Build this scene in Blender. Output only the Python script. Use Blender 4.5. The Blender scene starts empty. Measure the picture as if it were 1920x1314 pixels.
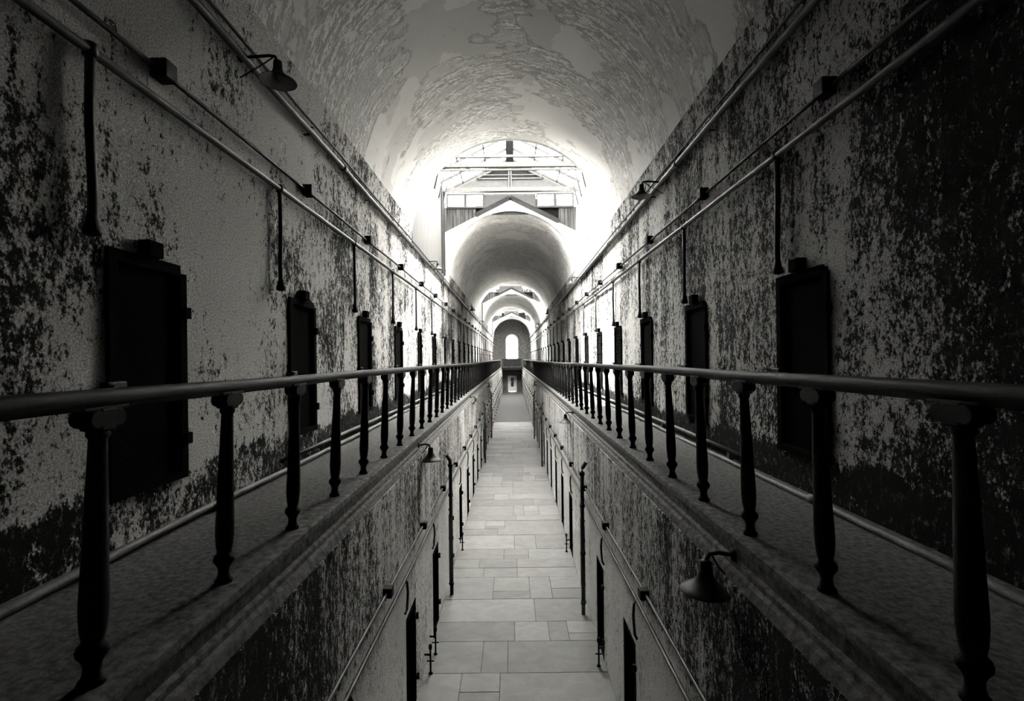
import bpy, bmesh, math, random
from mathutils import Vector, Matrix
PI = math.pi
R = math.radians
random.seed(7)
scene = bpy.context.scene
C = scene.collection

# ------------------------------------------------------------------ camera, sky, sun, exposure
F = 915.0                      # focal length in pixels of a 1920 px wide frame
EYE = 5.44                     # eye height above the ground floor
cam_d = bpy.data.cameras.new('camera')
cam = bpy.data.objects.new('camera', cam_d)
C.objects.link(cam)
cam_d.sensor_width = 36.0
cam_d.lens = 36.0 * F / 1920.0
cam_d.shift_y = 15.0 / 1920.0
cam_d.clip_start = 0.02
cam_d.clip_end = 500
cam.location = (0, 0, EYE)
cam.rotation_euler = (PI / 2, R(0.65), 0)
scene.camera = cam

world = bpy.data.worlds.new('overcast_sky')
scene.world = world
world.use_nodes = True
bg = world.node_tree.nodes['Background']
bg.inputs['Color'].default_value = (1.0, 0.99, 0.965, 1)
bg.inputs['Strength'].default_value = 5.0

sun_d = bpy.data.lights.new('sun', 'SUN')
sun = bpy.data.objects.new('sun', sun_d)
C.objects.link(sun)
sun_d.energy = 3.5
sun_d.angle = R(2.0)
sun_d.color = (1.0, 0.985, 0.95)
sun.location = (-30, 18, 60)
sun.rotation_euler = Vector((math.cos(R(60)), -0.03, -math.sin(R(60)))).to_track_quat('-Z', 'Y').to_euler()

scene.view_settings.view_transform = 'Standard'
scene.view_settings.look = 'None'
scene.view_settings.exposure = 4.15
scene.view_settings.gamma = 1.0
scene.view_settings.use_curve_mapping = False
scene.cycles.max_bounces = 10
scene.cycles.diffuse_bounces = 1
scene.cycles.transparent_max_bounces = 12

# ------------------------------------------------------------------ materials
WARM = (1.0, 0.985, 0.95)


def grey(v):
    return (v * WARM[0], v * WARM[1], v * WARM[2], 1)


class N:
    """small node-graph helper"""

    def __init__(self, name):
        self.m = bpy.data.materials.new(name)
        self.m.use_nodes = True
        self.t = self.m.node_tree
        self.b = self.t.nodes['Principled BSDF']
        self.out = self.t.nodes['Material Output']

    def n(self, kind, **kw):
        x = self.t.nodes.new(kind)
        for k, v in kw.items():
            setattr(x, k, v)
        return x

    def link(self, a, b):
        self.t.links.new(a, b)

    def put(self, sock, v):
        if isinstance(v, (int, float)):
            sock.default_value = v
        elif isinstance(v, tuple):
            sock.default_value = v
        else:
            self.link(v, sock)

    def math(self, op, a, b=0.0, clamp=False):
        x = self.n('ShaderNodeMath', operation=op, use_clamp=clamp)
        self.put(x.inputs[0], a)
        self.put(x.inputs[1], b)
        return x.outputs[0]

    def ramp(self, v, lo, hi, a=0.0, b=1.0):
        x = self.n('ShaderNodeMapRange', interpolation_type='SMOOTHSTEP')
        self.put(x.inputs[0], v)
        x.inputs[1].default_value = lo
        x.inputs[2].default_value = hi
        x.inputs[3].default_value = a
        x.inputs[4].default_value = b
        return x.outputs[0]

    def pos(self, scale=(1, 1, 1), uv=False):
        tc = self.n('ShaderNodeTexCoord')
        mp = self.n('ShaderNodeMapping')
        self.link(tc.outputs['UV' if uv else 'Object'], mp.inputs[0])
        mp.inputs['Scale'].default_value = scale
        return mp.outputs[0]

    def sep(self):
        tc = self.n('ShaderNodeTexCoord')
        s = self.n('ShaderNodeSeparateXYZ')
        self.link(tc.outputs['Object'], s.inputs[0])
        return s.outputs

    def noise(self, vec, scale, detail=4, rough=0.6, dist=0.0):
        x = self.n('ShaderNodeTexNoise')
        self.link(vec, x.inputs['Vector'])
        x.inputs['Scale'].default_value = scale
        x.inputs['Detail'].default_value = detail
        x.inputs['Roughness'].default_value = rough
        x.inputs['Distortion'].default_value = dist
        return x.outputs[0]

    def mix(self, f, a, b):
        x = self.n('ShaderNodeMix', data_type='FLOAT')
        self.put(x.inputs[0], f)
        self.put(x.inputs[2], a)
        self.put(x.inputs[3], b)
        return x.outputs[0]

    def colour(self, v):
        x = self.n('ShaderNodeMix', data_type='RGBA', blend_type='MULTIPLY')
        x.inputs[0].default_value = 1.0
        cmb = self.n('ShaderNodeCombineColor')
        for i in range(3):
            self.link(v, cmb.inputs[i])
        self.link(cmb.outputs[0], x.inputs[6])
        x.inputs[7].default_value = (WARM[0], WARM[1], WARM[2], 1)
        self.link(x.outputs[2], self.b.inputs['Base Color'])

    def bump(self, h, strength=0.5, distance=0.02):
        x = self.n('ShaderNodeBump')
        x.inputs['Strength'].default_value = strength
        x.inputs['Distance'].default_value = distance
        self.link(h, x.inputs['Height'])
        self.link(x.outputs[0], self.b.inputs['Normal'])

    def done(self, rough=0.9, spec=0.2):
        self.b.inputs['Roughness'].default_value = rough
        self.b.inputs['Specular IOR Level'].default_value = spec
        return self.m


def peeling_wall(name, bias, near_clean, light=0.5, dado=None, panel=None, stretch=0.5, scale=5.5, big_amp=0.4, peel_shade=None):
    """flaking limewash: light plaster over dark stains, blotches stretched downwards"""
    g = N(name)
    p = g.pos((1, 1, stretch))
    p1 = g.pos()
    x, y, z = g.sep()[:3]
    n1 = g.noise(p, scale, 10, 0.74, 0.15)
    n2 = g.noise(g.pos((1, 1, 0.7)), scale * 3.2, 7, 0.78)
    big = g.noise(p1, 0.55, 4, 0.6)
    streak = g.noise(g.pos((1, 1, 0.10)), 3.2, 4, 0.6)
    v = g.math('ADD', g.math('MULTIPLY', n1, 0.55), g.math('MULTIPLY', n2, 0.45))
    v = g.math('ADD', v, g.math('MULTIPLY', g.math('SUBTRACT', big, 0.5), big_amp))
    v = g.math('ADD', v, g.math('MULTIPLY', g.math('SUBTRACT', streak, 0.5), 0.22))
    v = g.math('ADD', v, bias)
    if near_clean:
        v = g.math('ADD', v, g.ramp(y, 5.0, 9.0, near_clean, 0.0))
    if peel_shade:
        v = g.math('SUBTRACT', v, g.ramp(y, peel_shade[0], peel_shade[1], peel_shade[2], 0.0))  # more paint loss towards the viewpoint; also puts lens vignette darkening into the colour
    if dado is not None:
        wob = g.math('ADD', z, g.math('MULTIPLY', g.math('SUBTRACT', g.noise(p1, 2.2, 6, 0.7), 0.5), 0.7))
        v = g.math('SUBTRACT', v, g.ramp(wob, dado - 0.08, dado + 0.08, 0.12, 0.0))
    if panel is not None:
        wob = g.math('ADD', z, g.math('MULTIPLY', g.math('SUBTRACT', g.noise(p1, 1.2, 6, 0.7), 0.5), 0.5))
        v = g.math('ADD', v, g.ramp(wob, panel - 0.1, panel + 0.1, 0.06, 0.0))
    mask = g.ramp(v, 0.465, 0.51)
    fine = g.noise(p1, 60, 3, 0.7)
    grain = g.noise(p1, 190, 2, 0.8)
    fl = g.noise(p, 16, 8, 0.78)
    white = g.math('MULTIPLY', g.ramp(fl, 0.55, 0.62), g.ramp(big, 0.42, 0.56, 1.0, 0.15))
    tone = g.math('MULTIPLY', g.ramp(fine, 0.36, 0.64, 0.60, 1.32), g.ramp(grain, 0.36, 0.64, 0.55, 1.4))
    lightv = g.math('MULTIPLY', g.mix(white, light, min(light * 1.6, 0.88)), tone)
    darkv = g.math('MULTIPLY', g.ramp(fl, 0.54, 0.66, 0.010, 0.16), tone)
    g.colour(g.mix(mask, darkv, lightv))
    h = g.math('ADD', g.math('MULTIPLY', mask, 0.6), g.math('MULTIPLY', fl, 0.7))
    h = g.math('ADD', h, g.math('MULTIPLY', fine, 0.18))
    g.bump(h, 0.75, 0.03)
    return g.done(0.9, 0.05)


def vault_plaster(name, light=0.55):
    """old plaster on the barrel vault: smooth patches and scaly bands that follow the curve"""
    g = N(name)
    p = g.pos((0.30, 1, 1), True)
    q = g.pos((1, 1, 1), True)
    big = g.noise(g.pos((0.6, 1, 1), True), 0.45, 7, 0.58, 0.2)
    patch = g.ramp(big, 0.505, 0.515)
    tone2 = g.noise(q, 0.5, 6, 0.55, 0.3)
    patch2 = g.ramp(tone2, 0.52, 0.53)
    s1 = g.noise(g.pos((0.30, 1, 1), True), 12.0, 7, 0.66, 0.0)
    s1 = g.math('ADD', g.math('MULTIPLY', s1, 0.55), g.math('MULTIPLY', g.noise(g.pos((0.45, 1, 1), True), 30.0, 5, 0.7), 0.45))
    sm = g.ramp(s1, 0.47, 0.53)
    fine = g.noise(q, 70, 3, 0.7)
    grain = g.noise(q, 190, 2, 0.8)
    rough_v = g.mix(sm, light * 0.62, light * 1.2)
    rough_v = g.mix(g.ramp(g.noise(g.pos((0.22, 1, 1), True), 2.0, 6, 0.72), 0.46, 0.60), rough_v, light * 0.9)
    smooth_v = g.mix(patch2, light, light * 0.82)
    base = g.mix(patch, rough_v, smooth_v)
    crack = g.math('MULTIPLY', g.ramp(big, 0.498, 0.508), g.ramp(big, 0.512, 0.522, 1.0, 0.0))
    base = g.math('MULTIPLY', base, g.mix(crack, 1.0, 0.75))
    base = g.math('MULTIPLY', base, g.ramp(fine, 0.36, 0.64, 0.86, 1.12))
    base = g.math('MULTIPLY', base, g.ramp(grain, 0.36, 0.64, 0.72, 1.25))
    g.colour(base)
    h = g.math('ADD', g.math('MULTIPLY', patch, 0.4), g.math('MULTIPLY', g.math('MULTIPLY', sm, g.mix(patch, 1.0, 0.05)), 0.45))
    h = g.math('ADD', h, g.math('MULTIPLY', fine, 0.06))
    g.bump(h, 0.8, 0.03)
    return g.done(0.9, 0.05)


def speckled(name, v, var=0.25, scale=8.0, rough=0.85, bump=0.3, spec=0.2, metal=0.0, stretch=(1, 1, 1)):
    g = N(name)
    p = g.pos(stretch)
    a = g.noise(p, scale, 8, 0.7)
    b = g.noise(p, scale * 12, 2, 0.8)
    k = g.math('MULTIPLY', g.ramp(a, 0.3, 0.7, 1 - var, 1 + var), g.ramp(b, 0.25, 0.75, 0.75, 1.25))
    g.colour(g.math('MULTIPLY', k, v))
    g.bump(g.math('ADD', a, g.math('MULTIPLY', b, 0.2)), bump, 0.01)
    g.b.inputs['Metallic'].default_value = metal
    return g.done(rough, spec)


def slab_stone(name, v):
    g = N(name)
    geo = g.n('ShaderNodeNewGeometry')
    rnd = geo.outputs['Random Per Island']
    p = g.pos((1, 1.6, 1))
    vein = g.noise(p, 2.2, 8, 0.65, 0.8)
    fine = g.noise(g.pos(), 150, 2, 0.8)
    k = g.math('MULTIPLY', g.ramp(rnd, 0.0, 1.0, 0.80, 1.12), g.ramp(vein, 0.3, 0.7, 0.86, 1.1))
    k = g.math('MULTIPLY', k, g.ramp(fine, 0.25, 0.75, 0.78, 1.22))
    g.colour(g.math('MULTIPLY', k, v))
    g.bump(vein, 0.25, 0.01)
    return g.done(0.75, 0.3)


def boards(name, v, dark, freq, axis, var=0.5):
    """vertical weathered boards with dark joints"""
    g = N(name)
    x, y, z = g.sep()[:3]
    a = (x, y)[axis]
    fr = g.math('FRACT', g.math('MULTIPLY', a, freq))
    joint = g.math('MULTIPLY', g.ramp(fr, 0.0, 0.10), g.ramp(fr, 0.90, 1.0, 1.0, 0.0))
    gr = g.noise(g.pos((6, 6, 0.35)), 2.5, 6, 0.7)
    base = g.math('MULTIPLY', g.ramp(gr, 0.32, 0.68, 1 - var, 1 + var * 0.6), v)
    g.colour(g.mix(joint, dark, base))
    g.bump(joint, 0.6, 0.02)
    return g.done(0.85, 0.15)


M = {}
M['wall_left'] = peeling_wall('peeling_limewash_left', 0.0, 0.070, 0.60, dado=4.45, scale=12.0, stretch=0.6, peel_shade=(2.3, 4.2, 0.10))
M['wall_right'] = peeling_wall('peeling_limewash_right', -0.008, 0.0, 0.60, dado=4.42, scale=13.0, stretch=0.6, big_amp=0.25, peel_shade=(2.0, 4.8, 0.09))
M['wall_lower'] = peeling_wall('peeling_limewash_lower', -0.008, 0.0, 0.62, panel=2.45, stretch=0.45, scale=20.0, big_amp=0.2, peel_shade=(3.0, 5.5, 0.06))
M['end_wall'] = speckled('stained_end_wall', 0.07, 0.5, 3.0)
M['vault'] = vault_plaster('vault_plaster', 0.80)
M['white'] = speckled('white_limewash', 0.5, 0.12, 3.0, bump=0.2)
M['cell'] = speckled('cell_whitewash', 0.45, 0.2, 4.0)
M['gallery'] = speckled('gritty_gallery_floor', 0.095, 0.6, 22.0, bump=1.0)
M['kerb'] = speckled('worn_stone_kerb', 0.09, 0.7, 16.0, bump=0.9)
M['slab'] = slab_stone('ground_floor_slabs', 0.13)
M['dirt'] = speckled('dusty_dark_floor', 0.03, 0.4, 5.0, bump=0.3)
M['iron'] = speckled('black_iron', 0.007, 0.4, 20.0, rough=0.6, bump=0.25, spec=0.1)
M['rail'] = speckled('worn_painted_rail', 0.009, 0.6, 14.0, rough=0.6, bump=0.4, spec=0.12, stretch=(1, 0.25, 1))
M['pipe'] = speckled('painted_pipe', 0.035, 0.7, 9.0, rough=0.5, bump=0.3, spec=0.4, stretch=(1, 0.3, 1))
M['dark_pipe'] = speckled('rusty_pipe', 0.02, 0.5, 9.0, rough=0.6, bump=0.3, spec=0.3)
M['pale_pipe'] = speckled('pale_pipe', 0.10, 0.5, 9.0, rough=0.6, bump=0.3, spec=0.3, stretch=(1, 0.3, 1))
M['shade'] = speckled('dark_enamel', 0.014, 0.3, 15.0, rough=0.5, bump=0.1, spec=0.2)
M['enamel_in'] = speckled('worn_enamel_inside', 0.2, 0.3, 15.0, rough=0.4, bump=0.1, spec=0.3)
M['door'] = speckled('black_door_iron', 0.004, 0.4, 12.0, rough=0.95, bump=0.3, spec=0.01)
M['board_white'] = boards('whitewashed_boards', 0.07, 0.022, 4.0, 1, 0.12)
M['board_grey'] = boards('weathered_boards', 0.024, 0.003, 5.5, 0, 0.95)
M['frame_grey'] = speckled('grey_painted_timber', 0.018, 0.2, 8.0, bump=0.2)
M['panel_grey'] = speckled('grey_gable_boarding', 0.024, 0.15, 6.0, bump=0.2)
M['beam_pale'] = speckled('grey_painted_beam', 0.035, 0.2, 8.0, bump=0.2)
M['timber_dark'] = speckled('charred_timber', 0.0035, 0.8, 9.0, bump=0.4, stretch=(0.3, 1, 1))
M['steel_grey'] = speckled('dark_steel', 0.005, 0.2, 8.0, rough=0.6, bump=0.1)
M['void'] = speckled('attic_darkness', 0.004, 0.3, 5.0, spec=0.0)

g = N('dusty_glass')
tr = g.n('ShaderNodeBsdfTransparent')
tr.inputs[0].default_value = (0.93, 0.93, 0.92, 1)
gl = g.n('ShaderNodeBsdfGlossy')
gl.inputs['Roughness'].default_value = 0.15
mx = g.n('ShaderNodeMixShader')
mx.inputs[0].default_value = 0.06
g.link(tr.outputs[0], mx.inputs[1])
g.link(gl.outputs[0], mx.inputs[2])
g.link(mx.outputs[0], g.out.inputs[0])
M['glass'] = g.m
g = N('black_glass')
g.colour(g.math('MULTIPLY', g.noise(g.pos(), 3.0), 0.03))
M['glass_dark'] = g.done(0.2, 0.5)


# ------------------------------------------------------------------ mesh helpers
class MB:
    def __init__(self):
        self.bm = bmesh.new()
        self.mi = 0
        self.uv = None

    def _f(self, vs, smooth=False):
        try:
            f = self.bm.faces.new(vs)
        except ValueError:
            return None
        f.material_index = self.mi
        f.smooth = smooth
        return f

    def quad(self, a, b, c, d):
        return self._f([self.bm.verts.new(p) for p in (a, b, c, d)])

    def box(self, x0, x1, y0, y1, z0, z1, mat=None, bevel=0.0):
        bm = self.bm
        r = bmesh.ops.create_cube(bm, size=1.0)
        vs = r['verts']
        for v in vs:
            v.co = Vector(((x0 + x1) / 2 + v.co.x * (x1 - x0), (y0 + y1) / 2 + v.co.y * (y1 - y0), (z0 + z1) / 2 + v.co.z * (z1 - z0)))
        fs = list({f for v in vs for f in v.link_faces})
        for f in fs:
            f.material_index = self.mi
        if bevel:
            es = list({e for v in vs for e in v.link_edges})
            rr = bmesh.ops.bevel(bm, geom=es, offset=bevel, segments=2, affect='EDGES', profile=0.5)
            vs = list({v for f in rr['faces'] for v in f.verts} | {v for v in vs if v.is_valid})
            for f in rr['faces']:
                f.material_index = self.mi
        if mat is not None:
            bmesh.ops.transform(bm, matrix=mat, verts=[v for v in vs if v.is_valid])
        return self

    def bar(self, a, b, w, h):
        """a rectangular bar from a to b (w sideways, h upwards)"""
        a, b = Vector(a), Vector(b)
        d = b - a
        q = d.to_track_quat('Y', 'Z')
        m = Matrix.Translation((a + b) / 2) @ q.to_matrix().to_4x4()
        return self.box(-w / 2, w / 2, -d.length / 2, d.length / 2, -h / 2, h / 2, m)

    def lathe(self, prof, n=16, mat=None, caps=True, axis='z'):
        rings = []
        for r, z in prof:
            ring = []
            for i in range(n):
                t = 2 * PI * i / n
                p = Vector((r * math.cos(t), r * math.sin(t), z))
                if mat is not None:
                    p = mat @ p
                ring.append(self.bm.verts.new(p))
            rings.append(ring)
        for a, b in zip(rings, rings[1:]):
            for i in range(n):
                self._f([a[i], a[(i + 1) % n], b[(i + 1) % n], b[i]], True)
        if caps:
            self._f(rings[0][::-1])
            self._f(rings[-1])
        return self

    def tube(self, pts, r, n=10, prof=None):
        """a pipe (or another closed section) along a polyline"""
        pts = [Vector(p) for p in pts]
        prof = prof or [(r * math.cos(2 * PI * i / n), r * math.sin(2 * PI * i / n)) for i in range(n)]
        n = len(prof)
        rings = []
        up = Vector((0, 0, 1))
        for i, p in enumerate(pts):
            if i == 0:
                d = pts[1] - p
            elif i == len(pts) - 1:
                d = p - pts[i - 1]
            else:
                d = (pts[i + 1] - p).normalized() + (p - pts[i - 1]).normalized()
            d.normalize()
            u = up if abs(d.z) < 0.95 else Vector((1, 0, 0))
            s = d.cross(u).normalized()
            t = s.cross(d).normalized()
            rings.append([self.bm.verts.new(p + s * a + t * b) for a, b in prof])
        for a, b in zip(rings, rings[1:]):
            for i in range(n):
                self._f([a[i], a[(i + 1) % n], b[(i + 1) % n], b[i]], True)
        self._f(rings[0][::-1])
        self._f(rings[-1])
        return self

    def prism(self, poly, y0, y1):
        """a polygon in x,z pushed from y0 to y1"""
        a = [self.bm.verts.new((x, y0, z)) for x, z in poly]
        b = [self.bm.verts.new((x, y1, z)) for x, z in poly]
        k = len(poly)
        self._f(a)
        self._f(b[::-1])
        for i in range(k):
            self._f([a[i], b[i], b[(i + 1) % k], a[(i + 1) % k]])
        return self

    def build(self, name, mats, parent=None, loc=(0, 0, 0), rot=(0, 0, 0), normals=True):
        if normals:
            bmesh.ops.recalc_face_normals(self.bm, faces=self.bm.faces)
        me = bpy.data.meshes.new(name)
        self.bm.to_mesh(me)
        self.bm.free()
        for m in (mats if isinstance(mats, (list, tuple)) else [mats]):
            me.materials.append(m)
        o = bpy.data.objects.new(name, me)
        C.objects.link(o)
        o.location = loc
        o.rotation_euler = rot
        if parent is not None:
            o.parent = parent
        return o


def tag(o, label, cat, group=None, kind=None):
    o['label'] = label
    o['category'] = cat
    if group:
        o['group'] = group
    if kind:
        o['kind'] = kind
    return o


def struct(o, label, cat, group=None):
    return tag(o, label, cat, group, 'structure')


def thing(name, label, cat, loc=(0, 0, 0), rotz=0.0, group=None, kind=None):
    o = bpy.data.objects.new(name, None)
    o.empty_display_size = 0.1
    C.objects.link(o)
    o.location = loc
    o.rotation_euler = (0, 0, rotz)
    return tag(o, label, cat, group, kind)


def dup(root, name, label, loc, rotz, group=None):
    r = root.copy()
    C.objects.link(r)
    r.name = name
    r.location = loc
    r.rotation_euler = (0, 0, rotz)
    r['label'] = label
    if group:
        r['group'] = group
    elif 'group' in r:
        del r['group']
    for ch in list(root.children):
        c = ch.copy()
        C.objects.link(c)
        c.parent = r
        for gc in list(ch.children):
            d = gc.copy()
            C.objects.link(d)
            d.parent = c
    return r


ORD = ['first', 'second', 'third', 'fourth', 'fifth', 'sixth', 'seventh', 'eighth', 'ninth', 'tenth', 'eleventh', 'twelfth']
SIDE = {-1: 'left', 1: 'right'}


def Z(r):
    return EYE + r


# ------------------------------------------------------------------ dimensions (heights relative to the eye)
W = 3.0            # half width between the gallery walls
Y0, Y1 = -7.0, 80.0
GF = Z(-1.40)      # gallery floor
SPR = Z(3.42)      # springing of the vault
VR, VH = 2.93, 3.0  # vault half width and rise
VW = 1.60          # half width of the ground floor
DOOR_B, DOOR_T = Z(-1.04), Z(0.846)
BAYS = [(14.4, 21.2), (42.0, 48.5), (62.0, 74.0)]

left_doors = [4.03 + 2.95 * k for k in range(26)]
right_doors = [5.03 + 2.89 * k for k in range(26)]
left_w = [0.80] * 26
left_w[4], left_w[6] = 0.55, 0.42
right_w = [0.82] * 26
low_left = [5.1 + 2.4 * k for k in range(31)]
low_right = [4.55 + 2.27 * k for k in range(33)]


# ------------------------------------------------------------------ the setting
def holed_wall(sx, X, doors, widths, zb, zt, db, dt, depth, name, mats, label):
    """a wall along y with door openings; material 0 wall, 1 inside of the openings"""
    m = MB()
    xs = sx * X
    xb = sx * (X + depth)
    ys = [Y0]
    for d, w in zip(doors, widths):
        ys += [d - w / 2, d + w / 2]
    ys.append(Y1)
    for i in range(0, len(ys), 2):
        m.quad((xs, ys[i], zb), (xs, ys[i + 1], zb), (xs, ys[i + 1], zt), (xs, ys[i], zt))
    for d, w in zip(doors, widths):
        a, b = d - w / 2, d + w / 2
        m.mi = 0
        if db > zb:
            m.quad((xs, a, zb), (xs, b, zb), (xs, b, db), (xs, a, db))
        m.quad((xs, a, dt), (xs, b, dt), (xs, b, zt), (xs, a, zt))
        m.mi = 1
        m.quad((xs, a, db), (xs, a, dt), (xb, a, dt), (xb, a, db))
        m.quad((xs, b, db), (xs, b, dt), (xb, b, dt), (xb, b, db))
        m.quad((xs, a, dt), (xs, b, dt), (xb, b, dt), (xb, a, dt))
        m.quad((xs, a, db), (xs, b, db), (xb, b, db), (xb, a, db))
        m.quad((xb, a, db), (xb, b, db), (xb, b, dt), (xb, a, dt))
    # the hidden back of the wall
    m.mi = 0
    xo = sx * (X + depth + 0.15)
    m.quad((xo, Y0, zb), (xo, Y1, zb), (xo, Y1, zt), (xo, Y0, zt))
    m.quad((xs, Y0, zt), (xs, Y1, zt), (xo, Y1, zt), (xo, Y0, zt))
    return struct(m.build(name, mats, normals=False), label, 'wall')


holed_wall(-1, W, left_doors, left_w, GF - 0.05, SPR, DOOR_B, DOOR_T, 0.45, 'wall_left', [M['wall_left'], M['cell']],
           'peeling upper wall of the left gallery with a row of cell doors')
holed_wall(1, W, right_doors, right_w, GF - 0.05, SPR, DOOR_B, DOOR_T, 0.45, 'wall_right', [M['wall_right'], M['cell']],
           'darkly mottled upper wall of the right gallery with a row of cell doors')
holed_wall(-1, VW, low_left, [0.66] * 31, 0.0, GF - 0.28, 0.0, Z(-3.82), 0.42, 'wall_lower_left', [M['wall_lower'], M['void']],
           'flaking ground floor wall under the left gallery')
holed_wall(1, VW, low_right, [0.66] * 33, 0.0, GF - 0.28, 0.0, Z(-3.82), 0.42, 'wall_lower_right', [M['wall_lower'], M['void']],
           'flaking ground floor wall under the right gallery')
m = MB()
m.box(-3.6, 3.6, Y0 - 0.3, Y0, 0, Z(6.8))
struct(m.build('wall_back', M['end_wall']), 'wall behind the viewpoint closing the cell block', 'wall')

# gallery floors: slab with a raised kerb and a moulded fascia over the void
for s in (-1, 1):
    m = MB()
    m.box(min(s * 1.90, s * 3.0), max(s * 1.90, s * 3.0), Y0, Y1, GF - 0.28, GF)
    struct(m.build('floor_gallery_%s' % SIDE[s], M['gallery']), 'gritty walkway floor of the %s gallery' % SIDE[s], 'floor')
    m = MB()
    prof = [(1.89, 0.0), (1.885, 0.012), (1.72, 0.012), (1.695, 0.0), (1.69, -0.05), (1.705, -0.06), (1.705, -0.15),
            (1.675, -0.165), (1.67, -0.20), (1.64, -0.22), (1.615, -0.28), (1.89, -0.28)]
    poly = [(s * x, GF + z) for x, z in prof]
    y = Y0
    while y < Y1 - 0.1:
        e = min(y + 2.95, Y1)
        if y < 45:
            m.prism(poly, y + 0.004, e - 0.004)
        else:
            m.prism(poly, y, Y1)
            e = Y1
        y = e
    struct(m.build('trim_%d' % (1 if s < 0 else 2), M['kerb']), 'moulded stone kerb along the edge of the %s gallery' % SIDE[s], 'kerb')

# ground floor: irregular stone slabs, then dusty dark floor under the second skylight
m = MB()
y = Y0
rs = random.Random(11)
m.mi = 1
m.box(-2.05, 2.05, Y0, 41.8, -0.2, -0.02)
m.mi = 0


def slab(x0, x1, y0, y1):
    g_ = 0.006
    m.box(x0 + g_, x1 - g_, y0 + g_, y1 - g_, -0.05, rs.uniform(-0.004, 0.002))


while y < 41.8:
    d = rs.choice([0.55, 0.7, 0.8, 0.95, 1.1])
    if y + d > 41.5:
        d = 41.8 - y
    k = rs.choice([1, 2, 2, 2, 3])
    cuts = sorted(rs.uniform(-1.0, 1.0) for _ in range(k))
    xs = [-VW]
    for c in cuts:
        if c - xs[-1] > 0.45:
            xs.append(c)
    xs.append(VW)
    for a, b in zip(xs, xs[1:]):
        if rs.random() < 0.3 and b - a > 0.9 and d > 0.6:
            t = rs.uniform(0.25, 0.5) * d
            q = rs.uniform(0.3, 0.7)
            xm = a + (b - a) * q
            slab(a, xm, y, y + d)
            slab(xm, b, y, y + t)
            slab(xm, b, y + t, y + d)
        else:
            slab(a, b, y, y + d)
    y += d
m.mi = 1
m.box(-2.05, 2.05, 41.8, Y1, -0.2, -0.012)
struct(m.build('floor', [M['slab'], M['dirt']]), 'stone slab floor of the ground level corridor', 'floor')


# the four lengths of barrel vault
def arch(n=48):
    return [(VR * math.cos(PI * i / n), SPR + VH * math.sin(PI * i / n)) for i in range(n + 1)]


def vault(y0, y1, idx, label):
    m = MB()
    bm = m.bm
    uvl = bm.loops.layers.uv.new('UVMap')
    pts = arch(64)
    out = [(x * 1.05, SPR + (z - SPR) * 1.05) for x, z in pts]
    ny = max(1, int((y1 - y0) / 1.5))
    ygrid = [y0 + (y1 - y0) * j / ny for j in range(ny + 1)]
    grid = [[bm.verts.new((x, yy, z)) for x, z in pts] for yy in ygrid]
    for j in range(ny):
        for i in range(len(pts) - 1):
            f = bm.faces.new([grid[j][i], grid[j][i + 1], grid[j + 1][i + 1], grid[j + 1][i]])
            f.smooth = True
            for lp, (jj, ii) in zip(f.loops, ((j, i), (j, i + 1), (j + 1, i + 1), (j + 1, i))):
                lp[uvl].uv = (ii * PI * 2.97 / 64, ygrid[jj])
    o0 = [bm.verts.new((x, y0, z)) for x, z in out]
    o1 = [bm.verts.new((x, y1, z)) for x, z in out]
    for i in range(len(out) - 1):
        bm.faces.new([o0[i], o1[i], o1[i + 1], o0[i + 1]])
        bm.faces.new([o0[i], o0[i + 1], grid[0][i + 1], grid[0][i]])
        bm.faces.new([o1[i + 1], o1[i], grid[-1][i], grid[-1][i + 1]])
    for i in (0, -1):
        bm.faces.new([o0[i], o1[i], grid[-1][i], grid[0][i]])
    # wall-coloured skirt at the foot of the vault, a little proud of it
    o = m.build('ceiling_%d' % idx, M['vault'], normals=False)
    for s in (-1, 1):
        k = MB()
        a = [(VR - 0.02) * math.cos(R(t)) for t in (0, 3, 6, 9, 10.3)]
        zz = [SPR + (VH - 0.02) * math.sin(R(t)) for t in (0, 3, 6, 9, 10.3)]
        poly = [(s * x, z) for x, z in zip(a, zz)] + [(s * (VR + 0.05), zz[-1] + 0.0), (s * (VR + 0.05), SPR)]
        k.prism(poly, y0, y1)
        w = k.build('skirting', M['wall_left' if s < 0 else 'wall_right'], o)
    return struct(o, label, 'ceiling')


vault(Y0, 14.25, 1, 'nearest length of peeling plaster barrel vault')
vault(21.5, 41.85, 2, 'second length of barrel vault beyond the first skylight')
vault(48.8, 61.85, 3, 'third length of barrel vault beyond the second skylight')
vault(74.3, Y1, 4, 'short last length of barrel vault at the end window')


def arch_face(m, y0, y1, top, half):
    """wall from the arch up to the roof line top(x)"""
    pts = arch(48)
    for (xa, za), (xb, zb) in zip(pts, pts[1:]):
        ta, tb = max(top(xa), za + 0.02), max(top(xb), zb + 0.02)
        for yy in (y0, y1):
            m.quad((xa, yy, za), (xb, yy, zb), (xb, yy, tb), (xa, yy, ta))
        m.quad((xa, y0, ta), (xb, y0, tb), (xb, y1, tb), (xa, y1, ta))
        m.quad((xa, y0, za), (xb, y0, zb), (xb, y1, zb), (xa, y1, za))
    for s in (-1, 1):
        m.box(min(s * VR, s * half), max(s * VR, s * half), y0, y1, SPR, top(half))


EAVE, RIDGE, HW = 7.25, 8.70, 2.90
win_no = 1
door_no = 1


def gable_z(x):
    return Z(EAVE + (RIDGE - EAVE) * (1 - abs(x) / HW))


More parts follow.
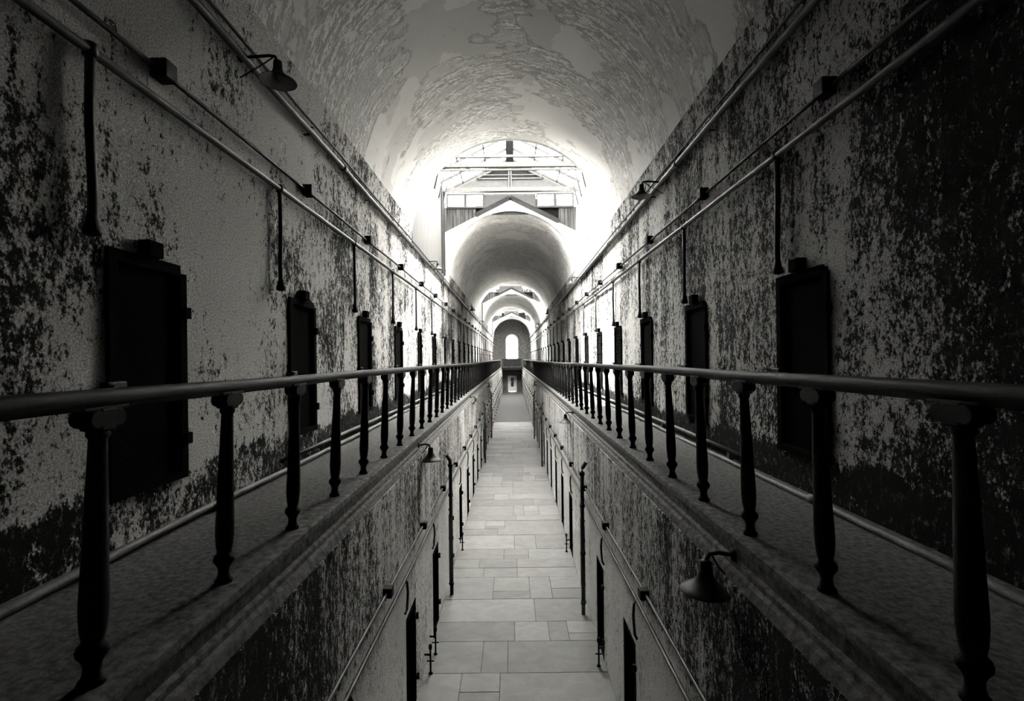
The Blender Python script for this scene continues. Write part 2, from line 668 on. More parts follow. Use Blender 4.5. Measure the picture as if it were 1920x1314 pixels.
def bay(i, ya, yb, where):
    global win_no
    tone = 'skylight_' + str(i)
    # near end wall, seen only from behind
    m = MB()
    arch_face(m, ya - 0.15, ya, gable_z, HW + 0.15)
    struct(m.build('wall_%s_near' % tone, M['white']), 'whitewashed end wall on the near side of the %s skylight' % where, 'wall')
    # side walls of the light shaft
    for s in (-1, 1):
        m = MB()
        m.box(min(s * HW, s * (HW + 0.15)), max(s * HW, s * (HW + 0.15)), ya, yb, SPR, Z(EAVE))
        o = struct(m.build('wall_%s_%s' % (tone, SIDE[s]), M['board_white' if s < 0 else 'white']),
                   '%s side wall of the %s skylight shaft' % (SIDE[s], where), 'wall')
        if s < 0:
            m = MB()
            m.box(-HW, -HW + 0.03, yb - 0.75, yb - 0.18, Z(4.15), Z(6.75))
            m.build('shutter', M['timber_dark'], o)
            m = MB()
            for yy in (yb - 0.78, yb - 0.12):
                m.box(-HW, -HW + 0.07, yy - 0.035, yy + 0.035, Z(3.6), Z(EAVE))
            m.build('post', M['frame_grey'], o)
    # far end: white gable over the next vault
    m = MB()

    def par(x):
        return Z(6.93 - abs(x) / 2.9 * 1.45)
    arch_face(m, yb, yb + 0.3, par, HW)
    struct(m.build('wall_%s_arch' % tone, M['white']), 'white gabled arch front below the %s skylight' % where, 'wall')
    # boarded end wall above it
    m = MB()
    y2 = yb + 0.12
    for xa, xb in ((-HW, -1.52), (2.12, HW)):
        m.prism([(xa, par(xa) - 0.12), (xb, par(xb) - 0.12), (xb, Z(6.62)), (xa, Z(6.62))], y2, y2 + 0.1)
    o = struct(m.build('wall_%s_boards' % tone, M['board_grey']), 'weathered boarding and grey gable closing the %s skylight' % where, 'wall')
    m = MB()
    m.prism([(-1.52, par(1.52) - 0.12), (0, par(0) - 0.12), (2.12, par(2.12) - 0.12), (2.12, Z(7.0)), (-1.52, Z(7.0))], y2 + 0.08, y2 + 0.12)
    m.build('attic_opening', M['void'], o)
    m = MB()
    m.box(-1.14, 1.12, y2, y2 + 0.07, Z(6.3), Z(7.2))
    m.prism([(-HW, Z(EAVE)), (HW, Z(EAVE)), (0, Z(RIDGE))], y2 + 0.04, y2 + 0.12)
    m.build('gable_panel', M['panel_grey'], o)
    # louvred vent in the gable, two halves
    for s in (-1, 1):
        m = MB()
        h0, h1 = 7.86, 8.58
        w0 = 1.45
        n = 9
        for k in range(n):
            z = h0 + 0.05 + (h1 - h0 - 0.1) * k / n
            w = w0 * (1 - (z - h0) / (h1 - h0)) - 0.04
            if w > 0.1:
                m.box(min(s * 0.06, s * w), max(s * 0.06, s * w), -0.02, 0.02, -0.025, 0.025,
                      Matrix.Translation((0, y2 + 0.02, Z(z))) @ Matrix.Rotation(R(38), 4, 'X'))
        m.build('louvre', M['steel_grey'], o)
        m = MB()
        m.bar((s * 0.04, y2, Z(h0)), (s * w0, y2, Z(h0)), 0.06, 0.05)
        m.bar((s * w0, y2, Z(h0)), (s * 0.04, y2, Z(h1)), 0.06, 0.05)
        m.bar((s * 0.05, y2, Z(EAVE)), (s * 0.05, y2, Z(h1)), 0.05, 0.04)
        m.build('louvre_frame', M['beam_pale'], o)
    # dark chevron boards on the roof line of the next vault
    m = MB()
    for xe in (-1.52, 2.12):
        m.bar((0, yb + 0.05, par(0) + 0.06), (xe, yb + 0.05, par(xe) + 0.06), 0.14, 0.2)
    m.build('bargeboard', M['timber_dark'], o)
    # two pairs of small windows under the eaves
    for s in (-1, 1):
        for k in (0, 1):
            xa = 1.17 + 0.82 * k
            xb = xa + 0.76
            x0, x1 = sorted((s * xa, s * xb))
            if i > 2:
                continue
            w = thing('window_%d' % win_no, '%s clear pane of the %s pair under the %s skylight eaves' % (
                ('inner', 'outer')[k], SIDE[s], where), 'window', ((x0 + x1) / 2, y2, Z(6.62)), kind='structure')
            win_no += 1
            hw_ = (x1 - x0) / 2
            m = MB()
            m.box(-hw_ - 0.03, -hw_ + 0.03, -0.03, 0.05, 0, 0.58)
            m.box(hw_ - 0.03, hw_ + 0.03, -0.03, 0.05, 0, 0.58)
            m.box(-hw_ + 0.03, hw_ - 0.03, -0.03, 0.05, 0.53, 0.58)
            m.box(-hw_ - 0.03, hw_ + 0.03, -0.06, 0.05, -0.05, 0.03)
            m.build('window_frame', M['frame_grey'], w)
            m = MB()
            m.box(-hw_ + 0.03, hw_ - 0.03, 0.005, 0.013, 0.03, 0.53)
            m.build('pane', M['glass'], w)
    # the glazed roof
    w = thing('window_%d' % win_no, 'gabled glass roof of the %s skylight' % where, 'skylight', (0, (ya + yb) / 2, Z(EAVE)), kind='structure')
    win_no += 1
    oy = (ya + yb) / 2
    for s in (-1, 1):
        m = MB()
        m.bar((0, 0, 0), (0, 0.001, 0), 0.001, 0.001)
        m.bm.clear()
        a = Vector((s * HW, ya - oy, 0.02))
        b = Vector((s * HW, yb - oy + 0.2, 0.02))
        c = Vector((0, yb - oy + 0.2, RIDGE - EAVE + 0.02))
        d = Vector((0, ya - oy, RIDGE - EAVE + 0.02))
        m.quad(a, b, c, d)
        o = m.build('pane', M['glass'], w)
        sol = o.modifiers.new('thickness', 'SOLIDIFY')
        sol.thickness = 0.006
        m = MB()
        n = max(3, int((yb - ya) / 1.1))
        for k in range(n + 1):
            yy = ya - oy + 0.05 + (yb - ya - 0.1) * k / n
            m.bar((s * (HW - 0.02), yy, -0.02), (0.0, yy, RIDGE - EAVE - 0.03), 0.055, 0.08)
        m.build('glazing_bar', M['steel_grey'], w)
        m = MB()
        for q in (0.35, 0.7):
            m.bar((s * HW * q, ya - oy, (RIDGE - EAVE) * (1 - q) - 0.05), (s * HW * q, yb - oy, (RIDGE - EAVE) * (1 - q) - 0.05), 0.05, 0.06)
        m.build('purlin', M['steel_grey'], w)
        # hinged sashes standing open at the eaves
        m = MB()
        for yy in (yb - oy - 2.6, yb - oy - 1.5, yb - oy - 0.5):
            m.bar((s * (HW - 0.05), yy, 0.75), (s * (HW - 0.75), yy, 0.1), 0.05, 0.05)
            m.bar((s * (HW - 0.02), yy, -0.75), (s * (HW - 0.30), yy, 0.45), 0.055, 0.055)
        m.build('sash_stay', M['steel_grey'], w)
    m = MB()
    m.box(-0.16, 0.16, ya - oy, yb - oy, RIDGE - EAVE - 0.22, RIDGE - EAVE - 0.02)
    m.build('ridge_beam', M['steel_grey'], w)
    for yy, th in ((3.05, 0.09), (3.85, 0.17), (4.3, 0.07), (6.5, 0.17)):
        yy = ya + yy * (yb - ya) / 6.8 - oy
        m = MB()
        m.box(-HW, HW, yy - th / 2, yy + th / 2, -0.02 - th / 2, -0.02 + th / 2)
        m.build('tie_beam', M['beam_pale'], w)
    m = MB()
    m.tube([(-2.35, yb - oy - 0.6, 0.5), (2.35, yb - oy - 0.6, 0.5)], 0.018, 8)
    m.build('tie_rod', M['beam_pale'], w)


for i, (a, b) in enumerate(BAYS):
    bay(i + 1, a, b, ('first', 'second', 'farthest')[i])

# end wall with the tall arched window and the doorway below it
m = MB()
ZS, HWI = Z(2.95), 0.80          # springing and half width of the window
za, zb2 = -0.2, Z(6.8)
yw = Y1
for yy in (yw, yw + 0.5):
    m.quad((-3.6, yy, za), (-HWI, yy, za), (-HWI, yy, zb2), (-3.6, yy, zb2))
    m.quad((HWI, yy, za), (3.6, yy, za), (3.6, yy, zb2), (HWI, yy, zb2))
    m.quad((-HWI, yy, 2.5), (HWI, yy, 2.5), (HWI, yy, Z(-0.02)), (-HWI, yy, Z(-0.02)))
    m.quad((-HWI, yy, za), (-0.5, yy, za), (-0.5, yy, 2.5), (-HWI, yy, 2.5))
    m.quad((0.5, yy, za), (HWI, yy, za), (HWI, yy, 2.5), (0.5, yy, 2.5))
arc = [(HWI * math.cos(PI * k / 24), ZS + HWI * math.sin(PI * k / 24)) for k in range(25)]
for (xa, z1), (xb, z2) in zip(arc, arc[1:]):
    for yy in (yw, yw + 0.5):
        m.quad((xa, yy, z1), (xb, yy, z2), (xb, yy, zb2), (xa, yy, zb2))
    m.quad((xa, yw, z1), (xb, yw, z2), (xb, yw + 0.5, z2), (xa, yw + 0.5, z1))
struct(m.build('wall_end', M['end_wall'], normals=False), 'dark end wall with a tall arched window above a white door', 'wall')
w = thing('window_%d' % win_no, 'tall bright arched window in the far end wall', 'window', (0, Y1, Z(0)), kind='structure')
win_no += 1
m = MB()
ro, ri = 1.04, 0.80
for k in range(24):
    t0, t1 = PI * k / 24, PI * (k + 1) / 24
    poly = [(ri * math.cos(t0), ZS - Z(0) + ri * math.sin(t0)), (ro * math.cos(t0), ZS - Z(0) + ro * math.sin(t0)),
            (ro * math.cos(t1), ZS - Z(0) + ro * math.sin(t1)), (ri * math.cos(t1), ZS - Z(0) + ri * math.sin(t1))]
    m.prism(poly, -0.10, 0.0)
for s in (-1, 1):
    x0, x1 = sorted((s * ri, s * ro))
    m.box(x0, x1, -0.10, 0.0, 0, ZS - Z(0))
m.build('window_frame', M['white'], w)
m = MB()
for k in range(1, 8):
    m.box(-0.78, 0.78, 0.2, 0.24, 0.46 * k - 0.02, 0.46 * k + 0.02)
m.box(-0.02, 0.02, 0.2, 0.24, 0, ZS - Z(0) + 0.78)
m.build('glazing_bar', M['frame_grey'], w)
m = MB()
m.prism([(-0.79, 0.0), (0.79, 0.0)] + [(x * 0.98, z - Z(0)) for x, z in arc], 0.25, 0.256)
m.build('pane', M['glass'], w)

d = thing('door_%d' % door_no, 'white panelled door with two dark panes under the end bridge', 'door', (0, Y1, 0), kind='structure')
door_no += 1
m = MB()
m.box(-0.72, -0.5, -0.08, 0.1, 0, 2.5)
m.box(0.5, 0.72, -0.08, 0.1, 0, 2.5)
m.box(-0.72, 0.72, -0.08, 0.1, 2.42, 2.62)
m.build('door_frame', M['white'], d)
m = MB()
m.box(-0.5, 0.5, 0.02, 0.07, 0, 0.85)
m.box(-0.5, -0.24, 0.02, 0.07, 0.85, 2.42)
m.box(0.24, 0.5, 0.02, 0.07, 0.85, 2.42)
m.box(-0.24, 0.24, 0.02, 0.07, 1.55, 1.65)
m.box(-0.24, 0.24, 0.02, 0.07, 2.28, 2.42)
m.build('door_leaf', M['white'], d)
for a, b in ((0.85, 1.55), (1.65, 2.28)):
    m = MB()
    m.box(-0.24, 0.24, 0.04, 0.05, a, b)
    m.build('pane', M['glass_dark'], d)

# bridge between the galleries in front of the end wall
t = thing('footbridge', 'dark boarded footbridge joining the galleries under the arched window', 'bridge', (0, 77.2, GF))
m = MB()
m.box(-1.69, 1.69, 0, 2.8, -0.35, 0.02)
m.build('deck', M['timber_dark'], t)
m = MB()
m.box(-1.4, 1.4, 0.02, 0.08, 0.12, 1.22)
m.build('panel', M['steel_grey'], t)
m = MB()
m.box(-1.6, 1.6, -0.02, 0.12, 1.22, 1.34)
m.build('handrail', M['iron'], t)
for x in (-1.5, -0.5, 0.5, 1.5):
    m = MB()
    m.box(x - 0.05, x + 0.05, 0.0, 0.1, 0.02, 1.22)
    m.build('post', M['iron'], t)

# ------------------------------------------------------------------ cell doors of the galleries


def make_door(width, lattice):
    """built on the left wall: x points into the corridor, y along it; returns an unlabelled root"""
    root = thing('door_0', '', 'door', kind='structure')
    h = DOOR_T - DOOR_B
    hw_ = width / 2
    m = MB()
    m.box(-0.06, 0.035, -hw_ - 0.03, -hw_ + 0.05, 0, h + 0.02)
    m.box(-0.06, 0.035, hw_ - 0.05, hw_ + 0.03, 0, h - 0.05)
    m.box(-0.06, 0.035, -hw_ + 0.05, hw_ - 0.05, h - 0.07, h + 0.02)
    m.box(-0.06, 0.035, -hw_ + 0.05, hw_ - 0.05, 0, 0.07)
    m.build('door_frame', M['door'], root)
    m = MB()
    a, b = -hw_ + 0.055, hw_ - 0.055
    z0, z1 = 0.075, h - 0.075
    if lattice:
        step, wd = 0.19, 0.075
        for sg in (1, -1):
            c = -4.0
            while c < 4.0:
                # the line z = sg*y + c clipped to the frame
                pts = []
                for yy in (a, b):
                    zz = sg * yy + c
                    if z0 <= zz <= z1:
                        pts.append((yy, zz))
                for zz in (z0, z1):
                    yy = (zz - c) / sg
                    if a < yy < b:
                        pts.append((yy, zz))
                if len(pts) >= 2:
                    p, q = pts[0], pts[1]
                    if math.hypot(p[0] - q[0], p[1] - q[1]) > 0.05:
                        m.bar((-0.012 if sg > 0 else 0.0, p[0], p[1]), (-0.012 if sg > 0 else 0.0, q[0], q[1]), 0.01, wd)
                c += step
        for zz in (0.62, 1.2):
            m.box(0.004, 0.016, a, b, zz - 0.03, zz + 0.03)
        m.build('lattice', M['door'], root)
        m = MB()
        m.box(-0.05, -0.03, a, b, z0, z1)
        m.build('inner_door', M['cell'], root)
    else:
        m.box(-0.04, -0.015, a, b, z0, z1)
        for k in range(12):
            for yy in (a + 0.05, b - 0.05):
                m.lathe([(0.014, 0), (0.012, 0.008), (0.004, 0.012)], 8,
                        Matrix.Translation((-0.015, yy, z0 + 0.07 + k * 0.145)) @ Matrix.Rotation(PI / 2, 4, 'Y'))
        m.build('door_leaf', M['door'], root)
    for zz in (0.35, h - 0.40):
        m = MB()
        m.box(-0.01, 0.06, hw_ - 0.02, hw_ + 0.055, zz - 0.05, zz + 0.05)
        m.build('hinge', M['door'], root)
    m = MB()
    m.box(-0.01, 0.09, -0.10, 0.07, h + 0.02, h + 0.15, bevel=0.01)
    m.build('lintel_bracket', M['door'], root)
    m = MB()
    m.box(0.0, 0.075, -hw_ - 0.09, -hw_ + 0.08, 0.78, 0.90, bevel=0.008)
    m.tube([(0.07, -hw_ - 0.06, 0.86), (0.12, -hw_ - 0.10, 0.89), (0.12, -hw_ - 0.16, 0.88)], 0.012, 8)
    m.build('lock', M['dark_pipe'], root)
    return root


protos = {}


def place_door(s, k, y, w):
    global door_no
    lattice = k > (4 if s < 0 else 2)
    key = (round(w, 2), lattice)
    if k < 12:
        kind = 'lattice iron cell door' if lattice else 'solid black cell door'
        if w < 0.6:
            kind = 'narrow ' + kind
        lab = '%s, %s from the viewpoint on the %s gallery wall' % (kind, ORD[k], SIDE[s])
        grp = None
    else:
        lab = 'small distant lattice cell door far along the %s gallery wall' % SIDE[s]
        grp = 'distant cell doors on the %s gallery' % SIDE[s]
    loc = (s * W, y, DOOR_B)
    rz = 0 if s < 0 else PI
    nm = 'door_%d' % door_no
    door_no += 1
    if key not in protos:
        r = make_door(w, lattice)
        protos[key] = r
        r.name = nm
        r.location = loc
        r.rotation_euler = (0, 0, rz)
        r['label'] = lab
        if grp:
            r['group'] = grp
    else:
        dup(protos[key], nm, lab, loc, rz, grp)


for k, (y, w_) in enumerate(zip(left_doors, left_w)):
    place_door(-1, k, y, w_)
for k, (y, w_) in enumerate(zip(right_doors, right_w)):
    place_door(1, k, y, w_)


# ground floor doors deep in their openings
def make_low_door():
    root = thing('door_0', '', 'door', kind='structure')
    h = Z(-3.82)
    m = MB()
    m.box(-0.30, -0.26, -0.32, 0.32, 0.01, h - 0.02)
    m.build('door_leaf', M['door'], root)
    m = MB()
    m.box(-0.12, 0.012, -0.33, -0.27, 0, h)
    m.box(-0.12, 0.012, 0.27, 0.33, 0, h)
    m.box(-0.12, 0.012, -0.27, 0.27, h - 0.06, h)
    m.build('door_frame', M['door'], root)
    for zz in (0.35, h - 0.3):
        m = MB()
        m.lathe([(0.02, -0.05), (0.02, 0.05)], 8, Matrix.Translation((0.03, 0.36, zz)))
        m.box(0.0, 0.03, 0.32, 0.38, zz - 0.03, zz + 0.03)
        m.build('hinge', M['iron'], root)
    return root


low = None
for s, ys in ((-1, low_left), (1, low_right)):
    for k, y in enumerate(ys):
        if k < 12:
            lab, grp = 'dark recessed ground floor cell door, %s along the %s side' % (ORD[k], SIDE[s]), None
        else:
            lab, grp = 'tiny distant ground floor cell door on the %s side' % SIDE[s], 'distant ground floor doors on the %s' % SIDE[s]
        loc, rz = (s * VW, y, 0), (0 if s < 0 else PI)
        nm = 'door_%d' % door_no
        door_no += 1
        if low is None:
            low = make_low_door()
            low.name, low.location, low.rotation_euler, low['label'] = nm, loc, (0, 0, rz), lab
        else:
            dup(low, nm, lab, loc, rz, grp)

# ------------------------------------------------------------------ railings
LEAN = R(2.1)
RAIL_Z = GF + 1.285


def make_baluster():
    m = MB()
    m.lathe([(0.052, 0.0), (0.052, 0.018), (0.040, 0.03), (0.033, 0.06), (0.034, 0.09), (0.046, 0.115), (0.060, 0.135), (0.062, 0.15),
             (0.056, 0.17), (0.042, 0.185), (0.042, 0.20), (0.048, 0.23), (0.0535, 0.30), (0.054, 0.36), (0.051, 0.45), (0.047, 0.58),
             (0.047, 0.60), (0.051, 0.61), (0.047, 0.62), (0.040, 0.85), (0.034, 1.04), (0.034, 1.06), (0.043, 1.075), (0.043, 1.09), (0.036, 1.10)], 18)
    b = m.build('baluster', M['iron'])
    m = MB()
    # a small moulded head with a scroll on either side, carrying the rail
    m.box(-0.05, 0.05, -0.045, 0.045, 1.095, 1.20, bevel=0.012)
    for q in (-1, 1):
        m.lathe([(0.036, -0.05), (0.042, -0.04), (0.042, 0.04), (0.036, 0.05)], 14,
                Matrix.Translation((0, q * 0.055, 1.152)) @ Matrix.Rotation(PI / 2, 4, 'Y'))
    m.box(-0.042, 0.042, -0.12, 0.12, 1.185, 1.205, bevel=0.006)
    m.build('capital', M['iron'], b)
    return b


bal = None
rail_prof = [(-0.050, -0.006), (-0.044, 0.022), (-0.024, 0.040), (0.0, 0.045), (0.024, 0.040), (0.044, 0.022), (0.050, -0.006),
             (0.042, -0.020), (0.034, -0.024), (0.034, -0.042), (-0.034, -0.042), (-0.034, -0.024), (-0.042, -0.020)]
for s, y_first, pitch in ((-1, 3.08 - 3 * 0.965, 0.965), (1, 1.95 - 3 * 0.92, 0.92)):
    t = thing('railing', 'dark iron balustrade with turned balusters along the %s gallery' % SIDE[s], 'railing', (s * 1.837, 0, GF + 0.012))
    rr = random.Random(3 + s)
    pts = []
    y = Y0 + 0.05
    xt = -s * math.sin(LEAN) * 1.25
    while y < 77.0:
        wob = -0.05 * min(1.0, max(0.0, (y - 6) / 14.0)) + rr.uniform(-0.006, 0.006)
        pts.append((xt + rr.uniform(-0.008, 0.008), y, RAIL_Z - 0.045 - GF - 0.012 + wob))
        y += 1.1
    m = MB()
    m.tube(pts, 0, prof=rail_prof)
    m.build('handrail', M['rail'], t)
    n = 0
    while y_first + n * pitch < 76.8:
        y = y_first + n * pitch
        wob = -0.05 * min(1.0, max(0.0, (y - 6) / 14.0))
        if bal is None:
            bal = make_baluster()
            b = bal
        else:
            b = bal.copy()
            C.objects.link(b)
            for ch in bal.children:
                c = ch.copy()
                C.objects.link(c)
                c.parent = b
        b.parent = t
        b.location = (0, y, 0)
        b.rotation_euler = (rr.uniform(-0.004, 0.004), -s * LEAN, 0)
        b.scale = (1, 1, 1 + wob / 1.2)
        n += 1

# ------------------------------------------------------------------ pipes and conduits on the gallery walls


def run(name, label, cat, s, X, z, r, mat, y0, y1, jitter=0.006, group=None):
    """a long pipe fixed to a wall: an Empty with a pipe part; returns it"""
    t = thing(name, label, cat, (s * X, 0, z), group=group)
    rr = random.Random(hash((s, round(z * 100))) % 1000)
    pts = []
    y = y0
    while y < y1:
        pts.append((rr.uniform(-jitter, jitter), y, rr.uniform(-jitter, jitter) * 2))
        y += 1.9
    pts.append((0, y1, 0))
    m = MB()
    m.tube(pts, r, 12)
    m.build('pipe', mat, t)
    return t


def couplings(t, r, ys, mat):
    for y in ys:
        m = MB()
        m.lathe([(r, -0.05), (r * 1.35, -0.045), (r * 1.35, 0.045), (r, 0.05)], 12, Matrix.Translation((0, y, 0)) @ Matrix.Rotation(PI / 2, 4, 'X'))
        m.build('coupling', mat, t)


for s, dd in ((-1, left_doors), (1, right_doors)):
    sd = SIDE[s]
    # heavy pipe under the springing, with a thinner one beside it
    t = run('steam_pipe', 'thick grey pipe along the top of the %s gallery wall carrying lamps' % sd, 'pipe', s, 2.90, Z(3.345), 0.045, M['pipe'], Y0 + 0.02, Y1 - 0.02)
    couplings(t, 0.045, [2.6 + 5.9 * k for k in range(9)], M['pipe'])
    for k in range(14):
        y = 1.2 + 2.95 * k
        m = MB()
        m.box(min(s * 0.0, s * 0.095), max(s * 0.0, s * 0.095), y - 0.015, y + 0.015, -0.065, -0.045)
        m.box(min(-s * 0.05, s * 0.095), max(-s * 0.05, s * 0.095), y - 0.015, y + 0.015, 0.042, 0.056)
        m.build('bracket', M['dark_pipe'], t)
    run('cable', 'thin dark cable just above the thick top pipe on the %s wall' % sd, 'cable', s, 2.87, Z(3.47), 0.018, M['dark_pipe'], Y0 + 0.02, Y1 - 0.02)
    # electrical conduit with a box near every door
    t = run('electrical_conduit', 'thin dark conduit with square junction boxes on the %s gallery wall' % sd, 'conduit', s, 2.94, Z(2.455), 0.022, M['dark_pipe'], Y0 + 0.02, Y1 - 0.02)
    for k, y in enumerate(dd):
        yy = y + (0.1 if s < 0 else -0.52)
        m = MB()
        m.box(min(-s * 0.09, s * 0.05), max(-s * 0.09, s * 0.05), yy - 0.075, yy + 0.075, -0.07, 0.085, bevel=0.012)
        m.lathe([(0.034, -0.11), (0.034, 0.11)], 10, Matrix.Translation((0, yy, 0)) @ Matrix.Rotation(PI / 2, 4, 'X'))
        m.build('junction_box', M['iron'], t)
    # water pipe with a drop to every cell
    t = run('water_pipe', 'grey pipe with drop pipes above the doors of the %s gallery' % sd, 'pipe', s, 2.925, Z(2.19), 0.035, M['pipe'], Y0 + 0.02, Y1 - 0.02)
    for k, y in enumerate(dd):
        yy = y + ((-0.76 - 0.02 * k if k else -0.62) if s < 0 else 0.32)
        rr = random.Random(k * 7 + s)
        m = MB()
        j = rr.uniform(-0.015, 0.015)
        m.tube([(0, yy, 0), (0, yy + j, -0.5), (0, yy - j, -1.0), (0, yy, -1.27)], 0.026 if k else 0.03, 10)
        m.lathe([(0.03, -0.05), (0.046, -0.045), (0.046, 0.045), (0.03, 0.05)], 12, Matrix.Translation((0, yy, 0)))
        o = m.build('drop_pipe', M['dark_pipe'], t)
        m = MB()
        m.lathe([(0.030, 0.10), (0.042, 0.03), (0.055, 0.0), (0.055, -0.035), (0.03, -0.05)], 14, Matrix.Translation((0, yy, -1.25)))
        m.build('flange', M['iron'], o)
    # two pale pipes lying on the gallery floor at the foot of the wall
    t = run('floor_pipe', 'pale pipe lying on the %s gallery floor nearer the railing' % sd, 'pipe', s, 2.82, GF + 0.036, 0.032, M['pale_pipe'], 0.5, 60.0, 0.012)
    couplings(t, 0.032, [4.6 + 6.1 * k for k in range(6)], M['pale_pipe'])
    t = run('floor_pipe', 'pale raised pipe close against the foot of the %s gallery wall' % sd, 'pipe', s, 2.935, GF + 0.12, 0.030, M['pale_pipe'], 6.2, 60.0, 0.008)
    for k in range(12):
        m = MB()
        y = 6.6 + 2.9 * k
        m.box(-0.03, 0.03, y - 0.03, y + 0.03, -0.12, -0.02)
        m.build('block', M['kerb'], t)
    # ground floor: conduit with boxes and a pipe under it
    t = run('electrical_conduit', 'thin conduit with junction boxes on the ground floor wall under the %s gallery' % sd, 'conduit', s, 1.56, Z(-2.84), 0.018, M['pipe'], Y0 + 0.02, Y1 - 0.02)
    for k in range(31):
        yy = (3.58 if s < 0 else 3.46) + 2.39 * k
        m = MB()
        m.box(min(-s * 0.07, s * 0.04), max(-s * 0.07, s * 0.04), yy - 0.06, yy + 0.06, -0.055, 0.065, bevel=0.01)
        m.build('junction_box', M['iron'], t)
    t = run('water_pipe', 'thin pipe with curved drops on the ground floor wall under the %s gallery' % sd, 'pipe', s, 1.56, Z(-3.12), 0.022, M['pipe'], Y0 + 0.02, Y1 - 0.02)
    for k, y in enumerate(low_left if s < 0 else low_right):
        m = MB()
        yy = y - 0.55
        m.tube([(0, yy, 0), (-s * 0.03, yy, -0.06), (-s * 0.04, yy, -0.2), (-s * 0.02, yy + 0.02, -0.45), (s * 0.012, yy + 0.04, -0.52)], 0.018, 8)
        m.build('drop_pipe', M['dark_pipe'], t)

# downpipes with a bent top standing on the ground floor
for s, y, lab in ((-1, 11.3, 'nearest on the left, past the bell lamp'), (-1, 25.5, 'on the far left of the ground floor'), (-1, 33.5, 'most distant on the left ground floor'),
                  (1, 10.35, 'nearest on the right ground floor'), (1, 24.5, 'farther along the right ground floor'), (1, 33.0, 'most distant on the right ground floor')):
    t = thing('downpipe', 'dark downpipe with bent top, %s' % lab, 'pipe', (s * 1.455, y, 0))
    m = MB()
    m.tube([(0, 0, 0.0), (0, 0, 1.2), (0, 0, 3.02), (s * 0.01, 0, 3.1), (s * 0.085, 0, 3.22)], 0.042, 12)
    m.build('pipe', M['dark_pipe'], t)
    for zz in (0.25, 1.3, 2.3, 2.98):
        m = MB()
        m.lathe([(0.043, -0.04), (0.056, -0.035), (0.056, 0.035), (0.043, 0.04)], 12, Matrix.Translation((0, 0, zz)))
        m.box(min(0, s * 0.06), max(0, s * 0.06), -0.015, 0.015, -0.015 + zz, 0.015 + zz)
        m.build('collar', M['dark_pipe'], t)

# small iron door stops and valve stems by the foot of the ground floor walls
for s, y, lab in ((-1, 8.45, 'lower left, beside the nearest black doorway'), (-1, 9.0, 'left, just before the second doorway'), (-1, 13.9, 'left, beyond the bent downpipe'),
                  (1, 8.6, 'right, just before the second doorway'), (1, 13.7, 'right, near the cracked slab')):
    t = thing('valve_stem', 'short iron valve stem on the floor %s' % lab, 'valve', (s * 1.47, y, 0))
    m = MB()
    m.lathe([(0.035, 0), (0.035, 0.02), (0.016, 0.03), (0.016, 0.42), (0.03, 0.43), (0.03, 0.5), (0.012, 0.51)], 12)
    m.build('stem', M['iron'], t)
    m = MB()
    m.tube([(0, 0, 0.32), (s * 0.05, 0.02, 0.32), (s * 0.11, 0.02, 0.32)], 0.018, 8)
    m.tube([(-0.06, 0, 0.22), (0.06, 0, 0.22)], 0.012, 8)
    m.build('elbow', M['iron'], t)


# ------------------------------------------------------------------ lamps
def make_lamp(reach):
    """wall at x = 0, lamp reaching to +x; z = 0 where the arm leaves the wall"""
    root = thing('wall_lamp', '', 'lamp')
    m = MB()
    m.tube([(0.0, 0, 0), (reach - 0.10, 0, 0.02), (reach - 0.03, 0, 0.01), (reach, 0, -0.05)], 0.016, 10)
    m.lathe([(0.05, 0), (0.05, 0.015), (0.02, 0.03)], 14, Matrix.Rotation(PI / 2, 4, 'Y'))
    m.build('arm', M['iron'], root)
    m = MB()
    m.tube([(0.0, 0, -0.22), (reach * 0.55, 0, -0.09), (reach - 0.05, 0, 0.0)], 0.008, 8)
    m.build('brace', M['iron'], root)
    m = MB()
    m.lathe([(0.022, -0.03), (0.045, -0.045), (0.048, -0.12), (0.042, -0.125)], 18, Matrix.Translation((reach, 0, 0)))
    m.build('lamp_holder', M['shade'], root)
    m = MB()
    out = [(0.044, -0.11), (0.050, -0.135), (0.062, -0.165), (0.095, -0.205), (0.15, -0.24), (0.190, -0.262), (0.194, -0.27)]
    inn = [(0.188, -0.267), (0.148, -0.246), (0.092, -0.212), (0.058, -0.172), (0.044, -0.14)]
    T = Matrix.Translation((reach, 0, 0))
    m.lathe(out + inn[:1], 28, T, caps=False)
    m.mi = 1
    m.lathe(inn, 28, T, caps=False)
    m.build('lamp_shade', [M['shade'], M['enamel_in']], root)
    m = MB()
    m.lathe([(0.018, -0.13), (0.030, -0.165), (0.036, -0.195), (0.026, -0.225), (0.006, -0.235)], 14, T)
    m.build('bulb', M['enamel_in'], root)
    return root


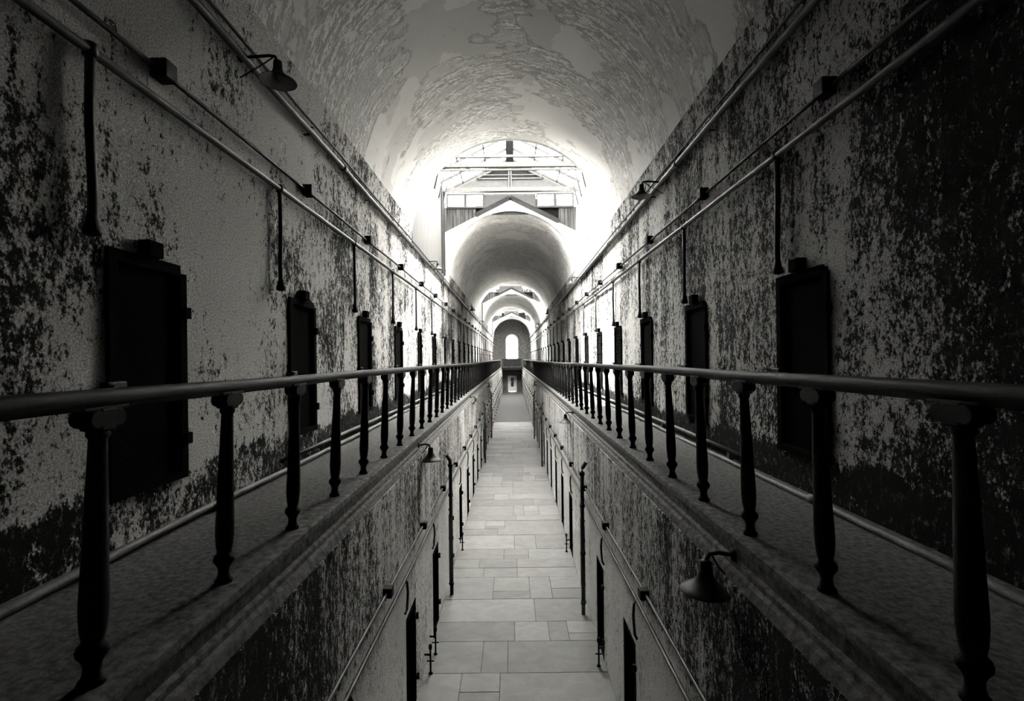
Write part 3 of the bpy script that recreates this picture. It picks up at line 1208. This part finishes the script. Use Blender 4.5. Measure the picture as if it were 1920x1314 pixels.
lamp = make_lamp(0.42)
low_lamp = make_lamp(0.22)
spots = [(lamp, -1, 2.95, 5.35, Z(3.33), 'nearest bell lamp, big and dark, high on the left wall under the vault'),
         (lamp, 1, 2.95, 9.4, Z(3.36), 'nearest bell lamp high on the right wall, before the skylight'),
         (lamp, -1, 2.95, 16.9, Z(3.38), 'bell lamp high on the left wall below the first skylight'),
         (lamp, 1, 2.95, 20.6, Z(3.38), 'bell lamp high on the right wall at the second arch'),
         (lamp, -1, 2.95, 31.4, Z(3.38), 'small bell lamp on the left wall inside the second vault'),
         (lamp, 1, 2.95, 34.5, Z(3.38), 'small bell lamp on the right wall inside the second vault'),
         (lamp, -1, 2.95, 43.5, Z(3.38), 'tiny bell lamp on the left wall below the second skylight'),
         (lamp, 1, 2.95, 47.5, Z(3.38), 'tiny bell lamp on the right wall below the second skylight'),
         (low_lamp, -1, 1.69, 8.7, GF - 0.13, 'bell lamp under the edge of the left gallery beside the bent downpipe'),
         (low_lamp, 1, 1.69, 13.6, GF - 0.13, 'pale lit bell lamp under the edge of the right gallery'),
         (low_lamp, 1, 1.69, 3.75, GF - 0.13, 'large shadowed bell lamp under the right gallery at lower right'),
         (low_lamp, -1, 1.69, 19.5, GF - 0.13, 'second bell lamp under the edge of the left gallery, in bright light'),
         (low_lamp, -1, 1.69, 31.0, GF - 0.13, 'third small bell lamp under the left gallery'),
         (low_lamp, 1, 1.69, 32.0, GF - 0.13, 'most distant small bell lamp under the right gallery')]
used = set()
for src, s, X, y, z, lab in spots:
    rz = 0 if s < 0 else PI
    if src.name not in used:
        used.add(src.name)
        src.location, src.rotation_euler, src['label'] = (s * X, y, z), (0, 0, rz), lab
    else:
        dup(src, 'wall_lamp', lab, (s * X, y, z), rz)

# small iron hook on the sunlit side wall of the first skylight
t = thing('wall_hook', 'small dark iron hook on the white right wall below the first skylight', 'hook', (2.90, 18.3, Z(4.44)))
m = MB()
m.tube([(0.0, 0, 0), (-0.16, 0, -0.02), (-0.24, 0, 0.0), (-0.25, 0, 0.05)], 0.015, 8)
m.build('hook', M['iron'], t)
m = MB()
m.box(-0.012, 0.0, -0.04, 0.04, -0.06, 0.06)
m.build('plate', M['iron'], t)
